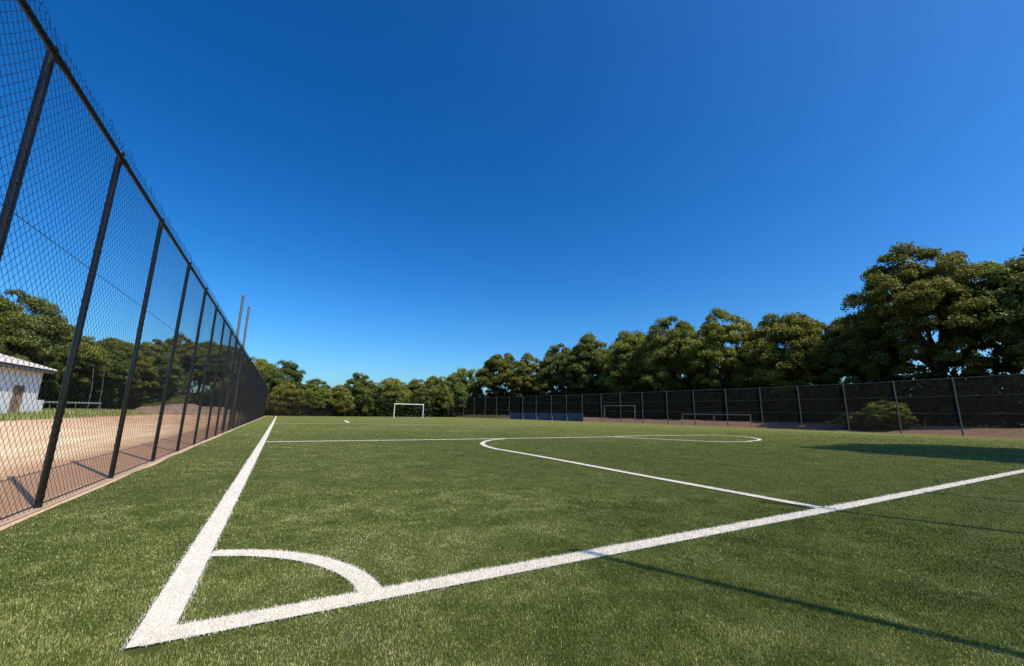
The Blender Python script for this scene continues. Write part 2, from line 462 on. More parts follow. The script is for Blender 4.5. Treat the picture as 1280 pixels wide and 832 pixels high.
def bsize(d): return 0.0028*np.maximum(1, d/2.6)**0.95, 0.0108*(1+0.034*np.maximum(0, d-2.6))
def scatter(d0, d1, k):
    # density falls with distance so that blades stay about a pixel wide
    a0, a1 = rad(-42), rad(102)
    n = int(k * (a1 - a0) * 6.76 * math.log(d1/d0)) if d0 >= 2.6 else int(k*(a1-a0)*(d1*d1-d0*d0)/2)
    az = a0 + (a1-a0)*rng.random(n)
    r = d0*(d1/d0)**rng.random(n) if d0 >= 2.6 else np.sqrt(d0*d0+(d1*d1-d0*d0)*rng.random(n))
    return np.sin(az)*r, np.cos(az)*r, r
sets = []
for d0, d1, fine, k in ((1.1, 2.6, True, 30000), (2.6, 6.0, True, 30000), (6.0, 46.0, False, 20000)):
    x, y, r = scatter(d0, d1, k)
    keep = (x > turf_left(y) + 0.0) & (x < np.interp(y, [p[1] for p in right], [p[0] for p in right])) & (y < 73)
    x, y, r = x[keep], y[keep], r[keep]
    for nm, pts, wd in LINES:
        m = seg_dist(x, y, pts) > wd/2 - 0.006
        x, y, r = x[m], y[m], r[m]
    wd, h = bsize(r)
    n = len(x)
    h = h * (0.65 + 0.6*rng.random(n)) * (0.75 + 0.5*vnoise(x, y, 0.33, 4))
    patch = 0.46*vnoise(x+0.3*vnoise(x, y, 0.2, 12), y, 0.30, 5) + 0.32*vnoise(x, y, 0.12, 6) + 0.22*vnoise(x, y, 0.05, 10)
    broad = vnoise(x, y, 2.6, 7)
    tone = np.clip(-0.06 + 0.78*patch + 0.24*(broad-0.4) + rng.normal(0, 0.16, n) + (rng.random(n) < 0.10)*0.45*rng.random(n)*1.4, 0, 1)
    tone = np.clip(tone + 0.09*(1-sstep(-1.2, 3.0, x)) - 0.16*sstep(0.8, 8.0, x)*(1-sstep(10, 24, y)), 0, 1)  # uneven lighting put into blade tone: paler at left, darker at near right
    fade = np.clip((46 - r)/14, 0.15, 1)
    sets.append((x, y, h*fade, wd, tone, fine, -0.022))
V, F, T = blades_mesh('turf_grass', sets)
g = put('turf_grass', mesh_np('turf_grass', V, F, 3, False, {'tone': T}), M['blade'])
tag(g, 'short green and straw coloured artificial grass blades covering the pitch', 'grass', kind='stuff')

# white fibres of the lines: backing strip + blades in ONE mesh per line
for nm, pts, wd in LINES:
    # resample
    P = []
    for (x0, y0), (x1, y1) in zip(pts[:-1], pts[1:]):
        L = math.hypot(x1-x0, y1-y0); k = max(1, int(L/0.25)) if nm != 'right_touchline' else max(1, int(L/2))
        for i in range(k): P.append((x0+(x1-x0)*i/k, y0+(y1-y0)*i/k))
    P.append(pts[-1]); P = np.array(P)
    tn = np.gradient(P, axis=0); tn /= np.linalg.norm(tn, axis=1)[:, None]
    nr = np.stack([-tn[:,1], tn[:,0]], -1)
    zz = np.where(np.hypot(P[:,0], P[:,1]) > 22, 0.004, -0.0085)[:, None] - (0.003 if nm == 'goal_line' else 0.0015 if nm == 'corner_arc' else 0)
    a = np.concatenate([P + nr*wd*0.47, zz], 1); b = np.concatenate([P - nr*wd*0.47, zz], 1)
    sv = np.stack([a, b], 1).reshape(-1, 3)
    i = (np.arange(len(P)-1)*2)[:, None]
    sf = np.concatenate([i+[0,1,3], i+[0,3,2]], 1).reshape(-1, 3)
    # blades, distributed along the polyline by arc length with the same density law
    seg = np.diff(P, axis=0); SL = np.hypot(seg[:,0], seg[:,1]); mid = (P[:-1]+P[1:])/2; rr = np.hypot(mid[:,0], mid[:,1])
    dens = 36000*np.minimum(1, (2.6/np.maximum(rr, 2.6))**1.85) * (rr < 40)
    cnt = rng.poisson(SL*wd*dens)
    si = np.repeat(np.arange(len(SL)), cnt); t = rng.random(len(si)); o = (rng.random(len(si))-0.5)*wd
    o = o + (rng.normal(0, 0.011, len(si)))
    bx = P[si,0]+seg[si,0]*t + nr[si,0]*o; by = P[si,1]+seg[si,1]*t + nr[si,1]*o
    r = np.hypot(bx, by); bw, bh = bsize(r)
    bh = bh*(0.6+0.75*rng.random(len(bx))); tone = np.clip(rng.normal(0.12, 0.2, len(bx)) + (rng.random(len(bx)) < 0.05)*0.8, 0, 1)
    nearm = r < 7
    VS = [sv]; FS = [sf]; TS = [np.full(len(sv), 0.25)]; off = len(sv)
    if len(bx):
        v, f, t2 = blades_mesh('x', [(bx[nearm], by[nearm], bh[nearm], bw[nearm]*1.1, tone[nearm], True, -0.0125),
                                      (bx[~nearm], by[~nearm], bh[~nearm], bw[~nearm]*1.1, tone[~nearm], False, -0.0125)])
        VS.append(v); FS.append(f+off); TS.append(t2)
    tag(put(nm, mesh_np(nm, np.concatenate(VS), np.concatenate(FS), 3, False, {'tone': np.concatenate(TS)}), M['line']), kind='structure')

# ------------------------------------------------------------------ chain-link panels
def chain_mesh(name, W, z0, z1, p, r, sides=3):
    """woven diamond wire in the local y-z plane, from y=0 to y=W"""
    nk = max(1, int(round(W/p))); px = W/nk; nr_ = int(round((z1-z0)/(p*0.5*1.08))); dz = (z1-z0)/nr_
    k, j = np.meshgrid(np.arange(nk), np.arange(nr_), indexing='ij'); k = k.ravel(); j = j.ravel()
    par = j % 2
    ya = np.concatenate([k*px + np.where(par == 0, 0, px/2), k*px + np.where(par == 0, px, px/2)])
    yb = np.concatenate([k*px + np.where(par == 0, px/2, 0), k*px + np.where(par == 0, px/2, px)])
    za = np.concatenate([z0+j*dz]*2); zb = za+dz
    n = len(ya)
    A = np.stack([np.zeros(n), ya, za], -1); B = np.stack([np.zeros(n), yb, zb], -1)
    xo = np.where(np.arange(n) < n//2, r*0.8, -r*0.8); A[:,0] += xo; B[:,0] -= xo
    for e in (A, B):
        e[:,0] += 0.020*np.sin(pi*e[:,1]/W)*(vnoise(e[:,1], e[:,2], 0.7, 2)-0.35)*np.sin(pi*np.clip((e[:,2]-z0)/(z1-z0), 0, 1))
        e[:,1] += 0.010*(vnoise(e[:,1], e[:,2], 0.25, 5)-0.5)*np.sin(pi*np.clip(e[:,1]/W, 0, 1)); e[:,2] += 0.012*(vnoise(e[:,1], e[:,2], 0.3, 6)-0.5)
    D = B-A; D /= np.linalg.norm(D, axis=1)[:, None]
    X = np.tile([1.0, 0, 0], (n, 1)); Yv = np.cross(D, X); Yv /= np.linalg.norm(Yv, axis=1)[:, None]; X = np.cross(Yv, D)
    vs = []
    for e in (A, B):
        for s in range(sides):
            a = 2*pi*s/sides + 0.5
            vs.append(e + (X*cos(a)+Yv*sin(a))*r)
    v = np.stack(vs, 1).reshape(-1, 3)
    i = (np.arange(n)*2*sides)[:, None]
    f = np.concatenate([i+[s, (s+1) % sides, sides+(s+1) % sides, sides+s] for s in range(sides)], 1).reshape(-1, 4)
    return v, f

# ---- left fence: tall black chain link
lf = empty('chain_link_fence', (LX, LEFT_Y[0], -0.045))
tag(lf, 'tall black chain link fence with steel posts running along the left touchline', 'fence')
post_me = None
def tall_post(h):
    m = MB()
    m.tube([(0,0,-0.05),(0,0,h)], 0.032, 20)
    m.tube([(0,0,h),(0,0,h+0.025),(0,0,h+0.045),(0,0,h+0.05)], [0.042,0.042,0.034,0.01], 14)
    for z in (0.45, 0.95, 1.55, 2.2, 2.8, 3.4):                     # tie bands round the post
        m.tube([(0,0,z),(0,0,z+0.022)], 0.036, 14)
    return m.mesh('post')
pm = tall_post(4.08); pm.materials.append(M['black_steel'])
for i, y in enumerate(LEFT_Y):
    o = put('post', pm, None, lf, (0, y-LEFT_Y[0], 0)); o.rotation_euler = (rad(random.uniform(-.35, .35)), rad(random.uniform(-.25, .25)), random.uniform(0, 6))
m = MB()
L = LEND - LEFT_Y[0]
yy = 0.0; pts = []
while yy < L: pts.append((0.062, yy, 3.975)); yy += 1.1
pts.append((0.062, L, 3.975)); m.tube(pts, 0.027, 10)
for i, y in enumerate(LEFT_Y):
    m.tube([(0.062, y-LEFT_Y[0]-0.05, 3.975), (0.062, y-LEFT_Y[0]+0.05, 3.975)], 0.033, 10)
m.build('top_rail', M['black_wire'], lf)
for nm, z, r in (('tension_wire', 2.50, 0.0032), ('bottom_wire', 0.075, 0.007)):
    m = MB(); m.tube([(0.092, y-LEFT_Y[0], z) for y in LEFT_Y], r, 6); m.build(nm, M['black_wire'], lf)
pan = {}
for y0, y1 in zip(LEFT_Y[:-1], LEFT_Y[1:]):
    W = round(y1-y0, 2)
    if W not in pan:
        v, f = chain_mesh('mesh_panel', W, 0.04, 4.05, 0.086, 0.0019)
        # twisted barbs of the selvage above the top row
        nk = max(1, int(round(W/0.086))); px = W/nk
        b = MB()
        for k in range(nk):
            yk = k*px + px*0.5; dx = random.uniform(-0.025, 0.03)
            b.tube([(0, yk-px*0.5, 4.05), (dx*0.5, yk-px*0.12, 4.078), (dx, yk+px*0.25, 4.098), (dx, yk+px*0.55, 4.088)], 0.0020, 3, False, False)
            b.tube([(0, yk+px*0.5, 4.05), (dx*0.5, yk+px*0.10, 4.082), (dx+0.01, yk-px*0.05, 4.108)], 0.0020, 3, False, False)
        f2 = np.array(b.f)+len(v); v = np.concatenate([v, np.array(b.v)]); f = np.concatenate([f, f2])
        me = mesh_np('mesh_panel', v, f, 4); me.materials.append(M['black_wire']); pan[W] = me
    put('mesh_panel', pan[W], None, lf, (0.092, y0-LEFT_Y[0], 0))

# ---- right and far fences: posts carry rails and mesh
def run_fence(name, label, P, H, rails, post_r, p, wr, mpost, mwire):
    t = empty(name, (P[0][0], P[0][1], 0)); tag(t, label, 'fence')
    q = MB(); q.tube([(0,0,-0.1),(0,0,H+0.05)], post_r, 10); q.tube([(0,0,H+0.05),(0,0,H+0.09)], [post_r*1.15, post_r*0.4], 10)
    pmesh = q.mesh('post'); pmesh.materials.append(mpost)
    for x, y in P: put('post', pmesh, None, t, (x-P[0][0], y-P[0][1], -0.045))
    for nm, z, r in rails:
        q = MB(); q.tube([(x-P[0][0]-0.05, y-P[0][1], z) for x, y in P], r, 6); q.build(nm, mpost, t)
    cache = {}
    for (x0, y0), (x1, y1) in zip(P[:-1], P[1:]):
        W = round(math.hypot(x1-x0, y1-y0), 1)
        if W not in cache:
            v, f = chain_mesh('mesh_panel', W, 0.06, H-0.04, p, wr); me = mesh_np('mesh_panel', v, f, 4); me.materials.append(mwire); cache[W] = me
        o = put('mesh_panel', cache[W], None, t, (x0-P[0][0]-0.07, y0-P[0][1], 0))
        o.rotation_euler = (0, 0, math.atan2(y1-y0, x1-x0) - pi/2)
run_fence('boundary_fence', 'dark mesh fence with grey posts and rails below the tall trees on the right', RP, 4.62,
          [('top_rail', 4.60, 0.024), ('middle_rail', 3.15, 0.018), ('lower_rail', 1.75, 0.018)], 0.058, 0.105, 0.0036, M['grey_steel'], M['dull_wire'])
n_far = 10
FE = [(-1.75 + (37.4+1.75)*k/n_far, 73.9 + (97.6-73.9)*k/n_far) for k in range(n_far+1)]
run_fence('end_fence', 'low dim mesh fence behind the white goal at the far end of the pitch', FE[:-1] + [(37.0, 97.3)], 3.1,
          [('top_rail', 3.08, 0.02), ('bottom_rail', 0.1, 0.016)], 0.045, 0.12, 0.0090, M['dull_wire'], M['dull_wire'])

# ------------------------------------------------------------------ goals, boards, poles
def goal(name, label, a, b, H, r, mt, mid=False, back=None, bar_drop=0.0):
    a, b = Vector((*a, 0)), Vector((*b, 0)); c = (a+b)/2
    t = empty(name, (c.x, c.y, -0.03)); tag(t, label, 'goal')
    for e in ((a, b) if not mid else (a, (a+b)/2, b)):
        q = MB(); q.tube([(e.x-c.x, e.y-c.y, -0.02), (e.x-c.x, e.y-c.y, H-r*0.9)], r, 10); q.build('goal_post', mt, t)
    q = MB(); d = (b-a).normalized()*r
    q.tube([a-c-d+Vector((0,0,H)), b-c+d+Vector((0,0,H))], r, 10); q.build('crossbar', mt, t)
    if back is not None:
        bk = Vector((*back, 0))
        for e in (a, b):
            q = MB(); q.tube([(e.x-c.x, e.y-c.y, H), (e.x-c.x+bk.x*0.35, e.y-c.y+bk.y*0.35, H-0.05), (e.x-c.x+bk.x, e.y-c.y+bk.y, 0.02)], 0.016, 6); q.build('stay', M['grey_tube'], t)
        q = MB(); q.tube([a-c+bk+Vector((0,0,0.02)), b-c+bk+Vector((0,0,0.02))], 0.016, 6); q.build('back_bar', M['grey_tube'], t)
    return t
goal('football_goal', 'white football goal standing at the far end of the pitch', (16.90, 71.0), (21.92, 71.0), 2.36, 0.065, M['white_tube'], back=(0, 1.3))
goal('football_goal', 'grey goal frame stored behind the right fence beyond the blue boards', (47.75, 53.0), (47.85, 46.25), 2.70, 0.06, M['grey_tube'])
goal('training_goal', 'long low grey frame with three uprights behind the right fence', (49.75, 39.15), (49.75, 29.45), 1.50, 0.05, M['grey_tube'], mid=True)

bb = empty('blue_barrier', (RP[13][0], RP[13][1], 0)); tag(bb, 'low dark blue board barrier along the foot of the right fence', 'barrier')
for i in range(13, 18):
    (x0, y0), (x1, y1) = RP[i], RP[i+1]
    d = Vector((x1-x0, y1-y0, 0)); nrm = Vector((d.y, -d.x, 0)).normalized()*0.3
    q = MB(); k = 6
    for j in range(k):                                          # butted upright boards
        a = Vector((x0, y0, 0)) + d*(0.015+j*0.97/k+0.001) + nrm; b = Vector((x0, y0, 0)) + d*(0.015+(j+1)*0.97/k-0.001) + nrm; o = Vector((RP[13][0], RP[13][1], 0))
        zt = 1.34 + 0.06*random.random(); a -= o; b -= o; th = nrm.normalized()*0.03
        vs = [a, b, b+th, a+th]; vs = [(p.x, p.y, -0.04) for p in vs] + [(p.x, p.y, zt) for p in vs]
        q.add(vs, [(3,2,1,0),(4,5,6,7),(0,1,5,4),(1,2,6,5),(2,3,7,6),(3,0,4,7)])
    q.build('board', M['blue_board'], bb)

def pole(name, label, cat, loc, H, r0, r1, mt, cap=True, group=None):
    t = empty(name, loc); tag(t, label, cat, group)
    q = MB(); q.tube([(0,0,-0.1),(0,0,H*0.5),(0,0,H)], [r0, (r0+r1)/2, r1], 12); q.build('shaft', mt, t)
    if cap:
        q = MB(); q.tube([(0,0,H),(0,0,H+0.03),(0,0,H+0.06)], [r1*1.25, r1*1.25, r1*0.4], 12); q.build('cap', mt, t)
    q = MB(); q.box(-0.14, 0.14, -0.14, 0.14, -0.06, 0.02); q.build('base_plate', mt, t)
    return t
pole('net_pole', 'nearer and taller looking grey pole rising above the black fence', 'pole', (-2.36, 24.6, -0.04), 6.75, 0.066, 0.06, M['galv'])
pole('net_pole', 'farther of the two grey poles rising above the black fence', 'pole', (-2.36, 28.45, -0.04), 7.0, 0.066, 0.06, M['galv'])
for i, (tx, ty, lab) in enumerate(((2.10, 2.68, 'steel post beside the camera casting the shadow nearest the corner arc'),
                                   (5.42, 3.15, 'steel post casting the shadow that meets the penalty area line'),
                                   (8.45, 2.50, 'steel post casting the faintest shadow at the right edge'))):
    H = 5.2; k = H / math.tan(SUN_EL)
    bx, by = tx + sin(SUN_AZ)*k, ty + cos(SUN_AZ)*k
    pole('net_post', lab, 'post', (bx, by, -0.02), H, 0.045, 0.038, M['black_steel'])

t = empty('lamp_pole', (-22.3, 75, 0.2)); tag(t, 'taller thin pale pole between the hut and the sand, left one', 'pole')
q = MB(); q.tube([(0,0,-0.1),(-0.05,0,3.2),(-0.35,0,6.2)], [0.05,0.042,0.032], 8); q.build('shaft', M['galv'], t)
q = MB(); q.box(-0.62, -0.3, -0.07, 0.07, 6.2, 6.27); q.build('lamp_head', M['galv'], t)
t = empty('lamp_pole', (-21.55, 76, 0.2)); tag(t, 'shorter thin pale pole right of the taller one behind the sand', 'pole')
q = MB(); q.tube([(0,0,-0.1),(-0.05,0,3.0),(-0.2,0,5.5)], [0.045,0.038,0.028], 8); q.build('shaft', M['galv'], t)
q = MB(); q.box(-0.4, -0.15, -0.07, 0.07, 5.5, 5.57); q.build('lamp_head', M['galv'], t)

t = empty('picket_fence', (-28.0, 74, 0.2)); tag(t, 'low pale board fence on thin uprights beside the hut', 'fence')
q = MB(); q.box(0, 7.2, -0.03, 0.03, 1.05, 1.25); q.build('board', M['grey_tube'], t)
for k in range(7):
    q = MB(); q.tube([(0.05+k*1.18, 0.07, -0.2), (0.05+k*1.18, 0.07, 1.0 if k % 3 else 1.2)], 0.03, 6); q.build('upright', M['grey_tube'], t)

# ------------------------------------------------------------------ hut
hut = empty('hut', (-20, 50, 0.0)); tag(hut, 'white walled hut with pale tiled hip roof seen through the black fence', 'building')
def at(x, y, z): return (x+20, y-50, z)
q = MB()
def bx(x0, x1, y0, y1, z0, z1): q.box(x0+20, x1+20, y0-50, y1-50, z0, z1)
DY0, DY1, DZ = 51.0, 52.5, 2.55
bx(-20.25, -20, 38, DY0, -0.1, 3.95); bx(-20.25, -20, DY1, 55.2, -0.1, 3.95); bx(-20.25, -20, DY0, DY1, DZ, 3.95)
bx(-28, -20.25, 54.95, 55.2, -0.1, 3.95); bx(-28, -27.75, 38, 54.95, -0.1, 3.95); bx(-27.75, -20.25, 38, 38.25, -0.1, 3.95)
q.build('wall', M['white_wall'], hut)
q = MB(); bx(-20.16, -20.10, DY0+0.08, DY1-0.08, -0.05, DZ-0.08); bx(-20.10, -20.07, DY0+0.25, DY1-0.25, 0.2, 1.1); bx(-20.10, -20.07, DY0+0.25, DY1-0.25, 1.3, 2.3)
d = q.build('door', M['brown_door'], hut)
q = MB(); bx(-20.07, -20.0, DY1-0.26, DY1-0.2, 1.0, 1.16); q.build('handle', M['galv'], d)
q = MB(); bx(-20.2, -19.96, DY0-0.07, DY0+0.08, -0.05, DZ+0.07); bx(-20.2, -19.96, DY1-0.08, DY1+0.07, -0.05, DZ+0.07); bx(-20.2, -19.963, DY0+0.08, DY1-0.08, DZ-0.08, DZ+0.07)
q.build('door_frame', M['brown_door'], hut)
q = MB(); bx(-20.6, -20.05, 55.2, 56.7, -0.1, 1.45); q.build('low_wall', M['white_wall'], hut)
# hip roof: corrugated tiles on each slope
ex0, ex1, ey0, ey1, ez = -28.9, -19.35, 37.0, 55.75, 4.18
rx, ry0, ry1, rz = -24.0, 42.0, 51.4, 5.85
def slope(a, b, c, d):
    """quad/triangle a-b eave, d-c ridge, with rows of round tiles"""
    a, b, c, d = map(Vector, (a, b, c, d))
    nn = ((b-a).cross(d-a)).normalized()
    L = (b-a).length; nu = int(L/0.07); nv = 14; vs = []; fs = []
    for i in range(nu+1):
        for j in range(nv+1):
            u, v = i/nu, j/nv
            p = (a*(1-u)+b*u)*(1-v) + (d*(1-u)+c*u)*v
            ue = (p-a).dot((b-a).normalized())
            p = p + nn*(0.045*abs(math.sin(ue*pi/0.28)) + 0.03*(1-(v*nv/1.0) % 1))
            p = p + nn*(0.02 if j % 2 else 0)
            vs.append(p - Vector((-20, 50, 0)))
    for i in range(nu):
        for j in range(nv):
            k = i*(nv+1)+j; fs.append((k, k+nv+1, k+nv+2, k+1))
    return vs, fs
q = MB()
for sl in (((ex1,ey0,ez),(ex1,ey1,ez),(rx,ry1,rz),(rx,ry0,rz)), ((ex1,ey1,ez),(ex0,ey1,ez),(rx,ry1,rz),(rx,ry1,rz)),
           ((ex0,ey1,ez),(ex0,ey0,ez),(rx,ry0,rz),(rx,ry1,rz)), ((ex0,ey0,ez),(ex1,ey0,ez),(rx,ry0,rz),(rx,ry0,rz))):
    vs, fs = slope(*sl); q.add(vs, fs, False)
for a, b in (((ex1,ey1,ez),(rx,ry1,rz)), ((rx,ry1,rz),(rx,ry0,rz)), ((ex0,ey1,ez),(rx,ry1,rz)), ((ex1,ey0,ez),(rx,ry0,rz))):
    q.tube([at(a[0],a[1],a[2]+0.05), at(b[0],b[1],b[2]+0.05)], 0.12, 8)
roof = q.build('roof', M['tile'], hut)
q = MB(); bx(ex0+0.05, ex1-0.05, ey0+0.05, ey1-0.05, ez-0.22, ez-0.02); q.build('eaves', mat_paint('eave_board', (0.20, 0.17, 0.15), 0.2), hut)

# ------------------------------------------------------------------ dirt mound
n1, n2 = 40, 24
u, v = np.meshgrid(np.linspace(-1, 1, n1), np.linspace(-1, 1, n2))
mx = -12.5 + u*7.5; my = 82 + v*5
rr = np.clip(1-(np.abs(u)**2.6+np.abs(v)**2.0), 0, 1)
mz = -0.1 + 1.55*rr**0.6*(0.7+0.5*vnoise(mx, my, 2.0)) + 0.15*(vnoise(mx, my, 0.6)-0.5)*rr
ii = np.arange(n1*n2).reshape(n2, n1)
mf = np.stack([ii[:-1,:-1], ii[:-1,1:], ii[1:,1:], ii[1:,:-1]], -1).reshape(-1, 4)
n = N('mound_soil'); p = n.geo(); f = n.noise(p, 2.5, 6, 0.7)
n.bsdf(n.ramp(f, [(0.3, (0.16, 0.095, 0.065)), (0.55, (0.30, 0.20, 0.14)), (0.8, (0.42, 0.31, 0.24))]), 0.95, 0, 0.1, bump=f, bd=0.2, bs=0.8)
tag(put('dirt_mound', mesh_np('dirt_mound', np.stack([mx, my, mz], -1).reshape(-1, 3), mf, 4, True), n.m), kind='structure')

# ------------------------------------------------------------------ foliage
def leaf_mesh(name, C, out, size, tone, up=0.35):
    """rhombic leaf faces at points C, facing roughly along out + up + random"""
    n = len(C)
    nrm = out*0.6 + np.array([0, 0, up]) + rng.normal(0, 0.62, (n, 3))
    nrm /= np.linalg.norm(nrm, axis=1)[:, None] + 1e-9
    a = np.cross(nrm, rng.normal(0, 1, (n, 3))); a /= np.linalg.norm(a, axis=1)[:, None] + 1e-9
    b = np.cross(nrm, a)
    s = size[:, None]
    v = np.stack([C - a*s, C + b*s*0.55, C + a*s, C - b*s*0.55], 1).reshape(-1, 3)
    f = (np.arange(n)*4)[:, None] + [0, 1, 2, 3]
    return mesh_np(name, v, f, 4, False, {'tone': np.repeat(tone, 4)})

def make_crown(seed, H, R, base, nclump, per, leaf, flat=0.88, cmul=1.0, sparse=0.62):
    """clump centres spread through an uneven dome, leaves on each clump's shell"""
    r = np.random.default_rng(seed)
    cc = []; cr = []
    nb = 11                                       # big boughs shape the outline
    boughs = []
    for k in range(nb):
        az = 2.4*k + r.uniform(-0.3, 0.3); e = 0.12 + 0.80*k/(nb-1) + r.uniform(-.06, .06)
        boughs.append((np.array([cos(az)*R*0.52*(1.05-e*0.55), sin(az)*R*0.52*(1.05-e*0.55), base + (H-base)*(0.22+0.5*e)]), R*r.uniform(0.44, 0.56)))
    boughs.append((np.array([r.uniform(-.1,.1)*R, r.uniform(-.1,.1)*R, base+(H-base)*0.72]), R*0.6))
    ph = r.uniform(0, 6.28, 8)
    def lobe(a, t):                                            # uneven outline: big and small swellings
        return (1 + 0.10*sin(2*a+ph[0]+2*t) + 0.08*sin(3*a+ph[1]-5*t) + 0.07*sin(5*a+ph[2]+7*t) + 0.05*sin(9*t+ph[3]) + 0.06*sin(7*a+ph[4]-11*t))
    def prof(t):
        lo = min(1.0, (max(t, 0.0)/0.24)**0.55) if t < 0.24 else 1.0
        return lo*math.sqrt(max(0.0, 1-((t-0.34)/0.66)**2)) if t > 0.34 else lo
    tries = 0
    while len(cc) < nclump and tries < nclump*30:
        tries += 1
        t = r.random()
        lowd = 1 - sparse*(1 - min(1, max(0, (t-0.22)/0.30)))          # thinner below, where limbs and sky show
        if r.random() > (prof(t)**1.2 + 0.12)*lowd: continue
        a = r.uniform(0, 2*pi); q = r.random()**0.42
        rr_ = R*0.90*prof(t)*lobe(a, t)*q
        top = 1 + 0.05*sin(2*a+ph[5]) + 0.05*sin(3*a+ph[6])
        p = np.array([cos(a)*rr_, sin(a)*rr_, base + (H-base)*t*(0.95*(1 - 0.05*q) if t > 0.5 else 0.95)*(top if t > 0.6 else 1)])
        if sin(2.3*p[0]*5/R+ph[6])*sin(2.1*p[1]*5/R+ph[7])*sin(2.6*p[2]*5/R+ph[1]) > 0.42: continue   # holes
        cc.append(p); cr.append(R*cmul*(0.72+0.28*lowd)*r.uniform(0.11, 0.20))
    cc = np.array(cc); cr = np.array(cr)
    n = len(cc)*per
    ci = np.repeat(np.arange(len(cc)), per)
    d = r.normal(0, 1, (n, 3)); d /= np.linalg.norm(d, axis=1)[:, None]
    d[:, 2] = np.where(d[:, 2] < -0.35, -d[:, 2]*0.6, d[:, 2])
    rr = cr[ci]*(0.45+0.6*r.random(n)**0.6)
    C = cc[ci] + d*rr[:, None]*np.array([1, 1, flat])
    # a few stray leaves loosen the outline
    C += r.normal(0, 0.06*R/5, (n, 3))
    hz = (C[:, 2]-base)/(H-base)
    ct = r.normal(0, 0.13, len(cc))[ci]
    tone = np.clip(0.30 + 0.28*hz + 0.16*d[:, 2] + ct + r.normal(0, 0.12, n), 0, 1)  # light from above put into leaf tone: paler toward crown and clump tops
    size = leaf*(0.6+0.8*r.random(n))
    return C, d, size, tone, cc, cr, boughs

def make_trunk(seed, H, R, base, cc, boughs, r0):
    r = np.random.default_rng(seed+500)
    m = MB()
    fork = base*0.85 + 0.15*(H-base)
    bend = [Vector((0, 0, -0.3))]
    for k in range(1, 5): bend.append(Vector((r.uniform(-.12,.12)*k, r.uniform(-.12,.12)*k, fork*k/4)))
    m.tube([bend[0], bend[0]+Vector((0,0,0.4))] + bend[1:], [r0*1.5, r0*1.15] + [r0*(1-0.09*k) for k in range(1, 5)], 9)
    f = bend[-1]
    for bc, br in boughs:
        b = Vector(bc); st = f + Vector((0, 0, r.uniform(-0.25*fork, 0.1)))
        st.x = f.x*st.z/f.z; st.y = f.y*st.z/f.z
        mid = st.lerp(b, 0.5) + Vector((r.uniform(-.4,.4), r.uniform(-.4,.4), r.uniform(0.1, 0.8)))
        m.tube([st, st.lerp(mid, .5)+Vector((0,0,.15)), mid, b], [r0*0.60, r0*0.50, r0*0.38, r0*0.18], 7)
        near = sorted(range(len(cc)), key=lambda i: (Vector(cc[i])-b).length)[:9]
        for i in near:
            c = Vector(cc[i]); mm = b.lerp(c, .5) + Vector((r.uniform(-.2,.2), r.uniform(-.2,.2), .15))
            s0 = mid.lerp(b, r.uniform(0.3, 1.0))
            m.tube([s0, mm, c], [r0*0.15, r0*0.10, r0*0.04], 5, False)
    return m.mesh('trunk')

VARS = {}
def variant(key, seed, H, R, base, nclump, per, leaf, mleaf, r0, **kw):
    C, d, size, tone, cc, cr, boughs = make_crown(seed, H, R, base, nclump, per, leaf, **kw)
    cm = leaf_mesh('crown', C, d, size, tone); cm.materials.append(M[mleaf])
    tm = make_trunk(seed, H, R, base, cc, boughs, r0); tm.materials.append(M['bark'])
    VARS[key] = (cm, tm, H, R)
variant('oak_a', 1, 17, 7.2, 3.0, 270, 360, 0.135, 'leaf_olive', 0.46, cmul=0.72, sparse=0.70)
variant('oak_b', 2, 17, 6.6, 2.6, 250, 400, 0.14, 'leaf_green', 0.30)
variant('oak_c', 3, 16, 6.2, 2.2, 250, 400, 0.14, 'leaf_olive', 0.30)
variant('oak_d', 4, 16, 5.6, 2.4, 240, 400, 0.14, 'leaf_green', 0.26)
variant('oak_e', 5, 10, 5.2, 1.2, 180, 260, 0.125, 'leaf_olive', 0.22, sparse=0.25)
variant('oak_f', 6, 10, 4.6, 1.0, 170, 260, 0.125, 'leaf_green', 0.20, sparse=0.25)
variant('bush_a', 7, 5.5, 3.6, 0.3, 190, 150, 0.11, 'leaf_shrub', 0.12, sparse=0.0)
variant('bush_b', 8, 5.2, 3.2, 0.2, 190, 150, 0.11, 'leaf_olive', 0.12, sparse=0.0)

def plant_tree(key, x, y, H, label, R=None, name='broadleaf_tree', cat='tree', group=None, rz=None):
    cm, tm, h0, r0 = VARS[key]
    s = H/h0; sr = (R/r0) if R else s
    t = empty(name, (x, y, float(ground_h(x, y))), random.uniform(0, 2*pi) if rz is None else rz, (sr, sr, s))
    tag(t, label, cat, group)
    put('crown', cm, None, t); put('trunk', tm, None, t)
    return t

ORD = ['first', 'second', 'third', 'fourth', 'fifth', 'sixth', 'seventh', 'eighth', 'ninth', 'tenth', 'eleventh', 'twelfth', 'thirteenth', 'fourteenth']
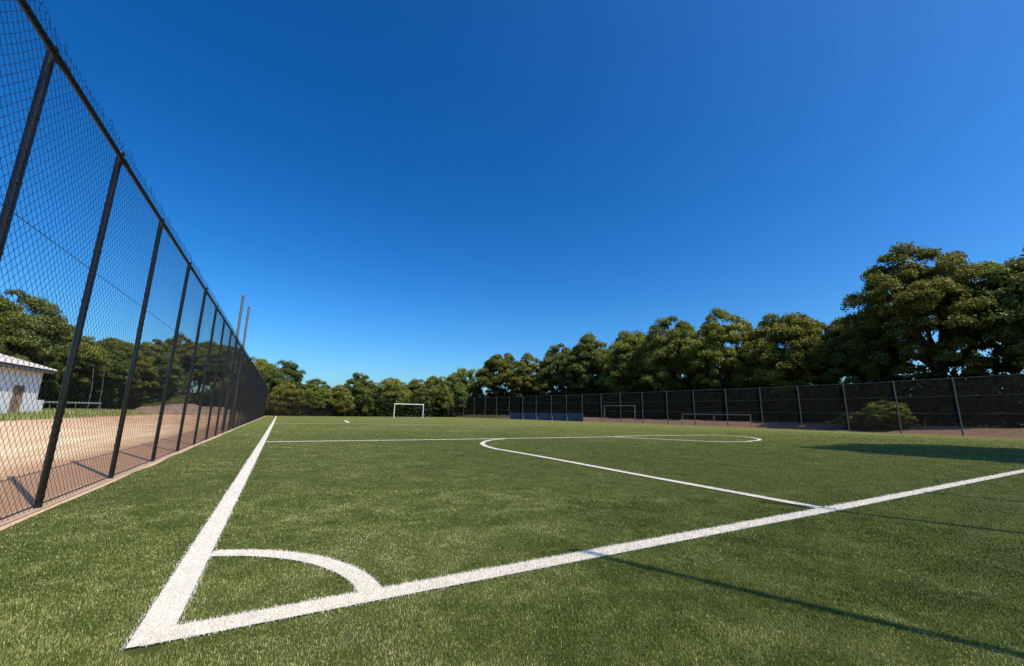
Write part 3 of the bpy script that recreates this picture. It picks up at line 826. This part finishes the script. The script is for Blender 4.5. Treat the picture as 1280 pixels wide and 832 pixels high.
# front row behind the right fence, from the right edge of the photo inwards
g1 = 'trees in the front row behind the right fence'
front = [('oak_b', 57.5, 6.6, 16.0, 6.9, 'big tree at the right edge of the photo beside the tallest crown'),
         ('oak_a', 57.0, 14.6, 18.6, 7.6, 'tallest tree of all with a broad olive crown behind the right fence'),
         ('oak_d', 58.5, 21.5, 12.6, 4.6, 'low dark tree filling the dip left of the tallest crown'),
         ('oak_c', 57.0, 28.0, 14.3, 6.0, 'rounded tree just left of the dip beside the tallest crown'),
         ('oak_a', 57.0, 36.8, 16.4, 6.2, 'olive tree whose crown peaks above the low training goal'),
         ('oak_b', 57.0, 45.5, 16.6, 6.4, 'green tree whose crown rises just left of the training goal'),
         ('oak_c', 57.0, 55.5, 16.6, 6.6, 'rounded olive tree above the grey stored goal frame'),
         ('oak_d', 56.0, 66.5, 17.6, 6.2, 'tree rising above the near end of the blue boards'),
         ('oak_b', 55.0, 75.0, 16.0, 6.0, 'tree standing above the middle of the blue boards'),
         ('oak_a', 53.0, 86.0, 15.2, 6.4, 'olive tree above the far end of the blue boards'),
         ('oak_c', 50.5, 96.0, 16.6, 6.6, 'last tall tree of the right row where the line drops to the low far trees')]
for k, x, y, H, R, lab in front:
    f_ = 1.09 if y < 80 else 1.03
    plant_tree(k, x*f_, y*f_, H*f_, lab, R*f_*1.04, group=g1)
for i, (x, y) in enumerate(((70, -1), (71.5, 33.5), (72, 42), (72, 51), (71, 61), (70, 71), (67, 82), (60, 97))):
    plant_tree(('oak_d', 'oak_c', 'oak_b', 'oak_a')[i % 4], x, y, 10.5 + (i % 3), 'shaded tree deep in the wood behind the front row on the right', 5.6, group='shaded trees in the right wood behind the front row')
# tree beyond the right edge whose shadow lies on the pitch
plant_tree('oak_b', 26.4, -5.6, 20.0, 'tree beyond the right edge of the photo casting the broad shadow on the turf', 6.2)
# far row beyond the end fence
far = [('oak_e', -5.0, 96, 11.6, 5.2, 'far tree partly hidden behind the end of the black fence'),
       ('oak_f', 0.2, 90, 10.6, 4.2, 'round topped far tree rising above the bushes at the end of the black fence'),
       ('oak_f', 13.2, 88, 8.9, 3.9, 'round far tree just left of the white goal'),
       ('oak_e', 20.6, 89, 8.5, 3.9, 'far tree straight above the white goal'),
       ('oak_f', 26.3, 92, 8.7, 4.0, 'far tree just right of the white goal'),
       ('oak_e', 31.8, 95, 10.2, 4.3, 'olive far tree second to the right of the white goal'),
       ('oak_f', 38.0, 100, 10.8, 4.6, 'far tree at the foot of the tall right row'),
       ('oak_e', 44.0, 106, 13.5, 5.4, 'far tree half hidden behind the last tall tree of the right row')]
for k, x, y, H, R, lab in far: plant_tree(k, x, y, H, lab, R, group='low trees beyond the far end of the pitch')
for i, (x, y) in enumerate(((-9, 104), (6, 100), (17, 99), (24, 103), (31, 108), (40, 115))):
    plant_tree(('oak_e', 'oak_f')[i % 2], x, y, 8.0, 'low shaded tree in the second row beyond the far end', 4.8, group='second row of low trees beyond the far end')
# wood on the left beyond the sand
left = [('oak_c', -33.5, 64, 14.2, 7.0, 'large tree directly behind the roof of the hut at the left edge'),
        ('oak_b', -31.5, 75, 14.6, 6.8, 'tallest tree behind the hut, right of the roof peak'),
        ('oak_a', -31.0, 87, 13.6, 6.4, 'olive tree behind the eaves end of the hut'),
        ('oak_d', -29.5, 97, 12.2, 6.0, 'tree above the two thin pale poles'),
        ('oak_c', -28.5, 109, 13.2, 6.2, 'first tree right of the two thin poles'),
        ('oak_b', -27.0, 121, 13.8, 6.4, 'second tree right of the two thin poles'),
        ('oak_a', -24.5, 133, 14.6, 6.8, 'tree above the left part of the dirt mound'),
        ('oak_d', -20.0, 138, 14.6, 6.6, 'tree above the right part of the dirt mound'),
        ('oak_c', -14.0, 128, 13.4, 6.4, 'tree seen through the far fence panels below the two tall poles')]
for k, x, y, H, R, lab in left: plant_tree(k, x, y, H, lab, R, group='trees beyond the sand on the left')
for i, (x, y) in enumerate(((-43, 72), (-42, 86), (-40, 101), (-39, 116), (-36, 130), (-30, 146))):
    plant_tree(('oak_a', 'oak_d', 'oak_b')[i % 3], x, y, 12.5, 'tree deep in the left wood behind the front row', 6.4, group='trees deep in the left wood')
# bushes
bs = [('bush_a', 0.6, 79.5, 5.6, 3.4, 'tall yellowish bush right beside the end of the black fence'),
      ('bush_b', 5.0, 80.5, 5.4, 3.2, 'second bush from the black fence, greener'),
      ('bush_a', 9.2, 82, 5.7, 3.4, 'third yellowish bush from the black fence'),
      ('bush_b', 14.0, 85, 4.4, 3.0, 'low green bush between the yellowish bushes and the goal'),
      ('bush_a', 25.4, 92, 4.8, 3.4, 'yellowish bush behind the right upright of the far goal'),
      ('bush_b', 52.6, 17.5, 2.9, 2.2, 'sunlit yellowish bush in the dark behind the right fence'),
      ('bush_a', 52.6, 20.3, 1.7, 1.5, 'smaller sunlit bush left of the brighter one behind the right fence')]
for k, x, y, H, R, lab in bs: plant_tree(k, x, y, H, lab, R, 'bush', 'bush')

# undergrowth: uncountable dark leaf mass at the foot of the woods
def mass(name, label, pts, depth, hmin, hmax, dens, leaf, mt):
    X = []; Z = []; S = []
    for (x0, y0), (x1, y1) in zip(pts[:-1], pts[1:]):
        L = math.hypot(x1-x0, y1-y0); n = int(L*abs(depth)*dens)
        t = rng.random(n); o = rng.random(n)*depth; dx, dy = (x1-x0)/L, (y1-y0)/L
        x = x0+(x1-x0)*t+dy*o; y = y0+(y1-y0)*t-dx*o
        h = hmin+(hmax-hmin)*vnoise(x, y, 3.1, 8)*(0.6+0.6*vnoise(x, y, 0.9, 9))
        z = h*rng.random(n)**0.8
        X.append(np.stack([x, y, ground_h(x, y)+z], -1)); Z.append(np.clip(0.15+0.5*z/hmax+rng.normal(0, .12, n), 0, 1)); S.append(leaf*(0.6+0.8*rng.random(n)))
    C = np.concatenate(X); out = rng.normal(0, 1, C.shape)
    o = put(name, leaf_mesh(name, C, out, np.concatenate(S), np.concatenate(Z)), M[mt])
    tag(o, label, 'undergrowth', kind='stuff')
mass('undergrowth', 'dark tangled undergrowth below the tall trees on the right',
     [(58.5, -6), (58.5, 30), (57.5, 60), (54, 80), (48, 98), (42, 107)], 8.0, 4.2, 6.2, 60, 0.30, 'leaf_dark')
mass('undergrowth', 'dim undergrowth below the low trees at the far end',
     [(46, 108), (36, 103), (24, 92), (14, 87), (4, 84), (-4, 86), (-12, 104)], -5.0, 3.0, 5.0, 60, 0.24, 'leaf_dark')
mass('undergrowth', 'green undergrowth below the trees beyond the sand on the left',
     [(-46, 60), (-33, 72), (-28, 95), (-26, 118), (-18, 130), (-9, 118), (-5, 100)], -6.0, 3.4, 6.2, 50, 0.28, 'leaf_green')

# tufts of dry grass on the verge in front of the hut
n = 26000
x = rng.uniform(-30, -15.2, n); y = rng.uniform(36, 92, n)
k = vnoise(x, y, 1.4, 3) + 0.3*vnoise(x, y, 5, 2) > 0.55 - 0.2*np.clip((-16-x)/3, 0, 1)
k &= ~((x < -19.9) & (y < 56.8)); x, y = x[k], y[k]; n = len(x)
B, S, mid, tip = blade_arrays(x, y, rng.uniform(0.12, 0.42, n), np.full(n, 0.05), None, 0, 0.6)
gz = ground_h(x, y)[:, None]*np.array([0, 0, 1])
v = np.stack([B-S+gz, B+S+gz, tip+gz], 1).reshape(-1, 3)
tag(put('verge_grass', mesh_np('verge_grass', v, (np.arange(n)*3)[:, None]+[0,1,2], 3, False, {'tone': np.repeat(np.clip(rng.normal(0.6, 0.17, n), 0, 1), 3)}), M['blade']),
    'rough yellowish grass on the verge between the sand and the hut', 'grass', kind='stuff')
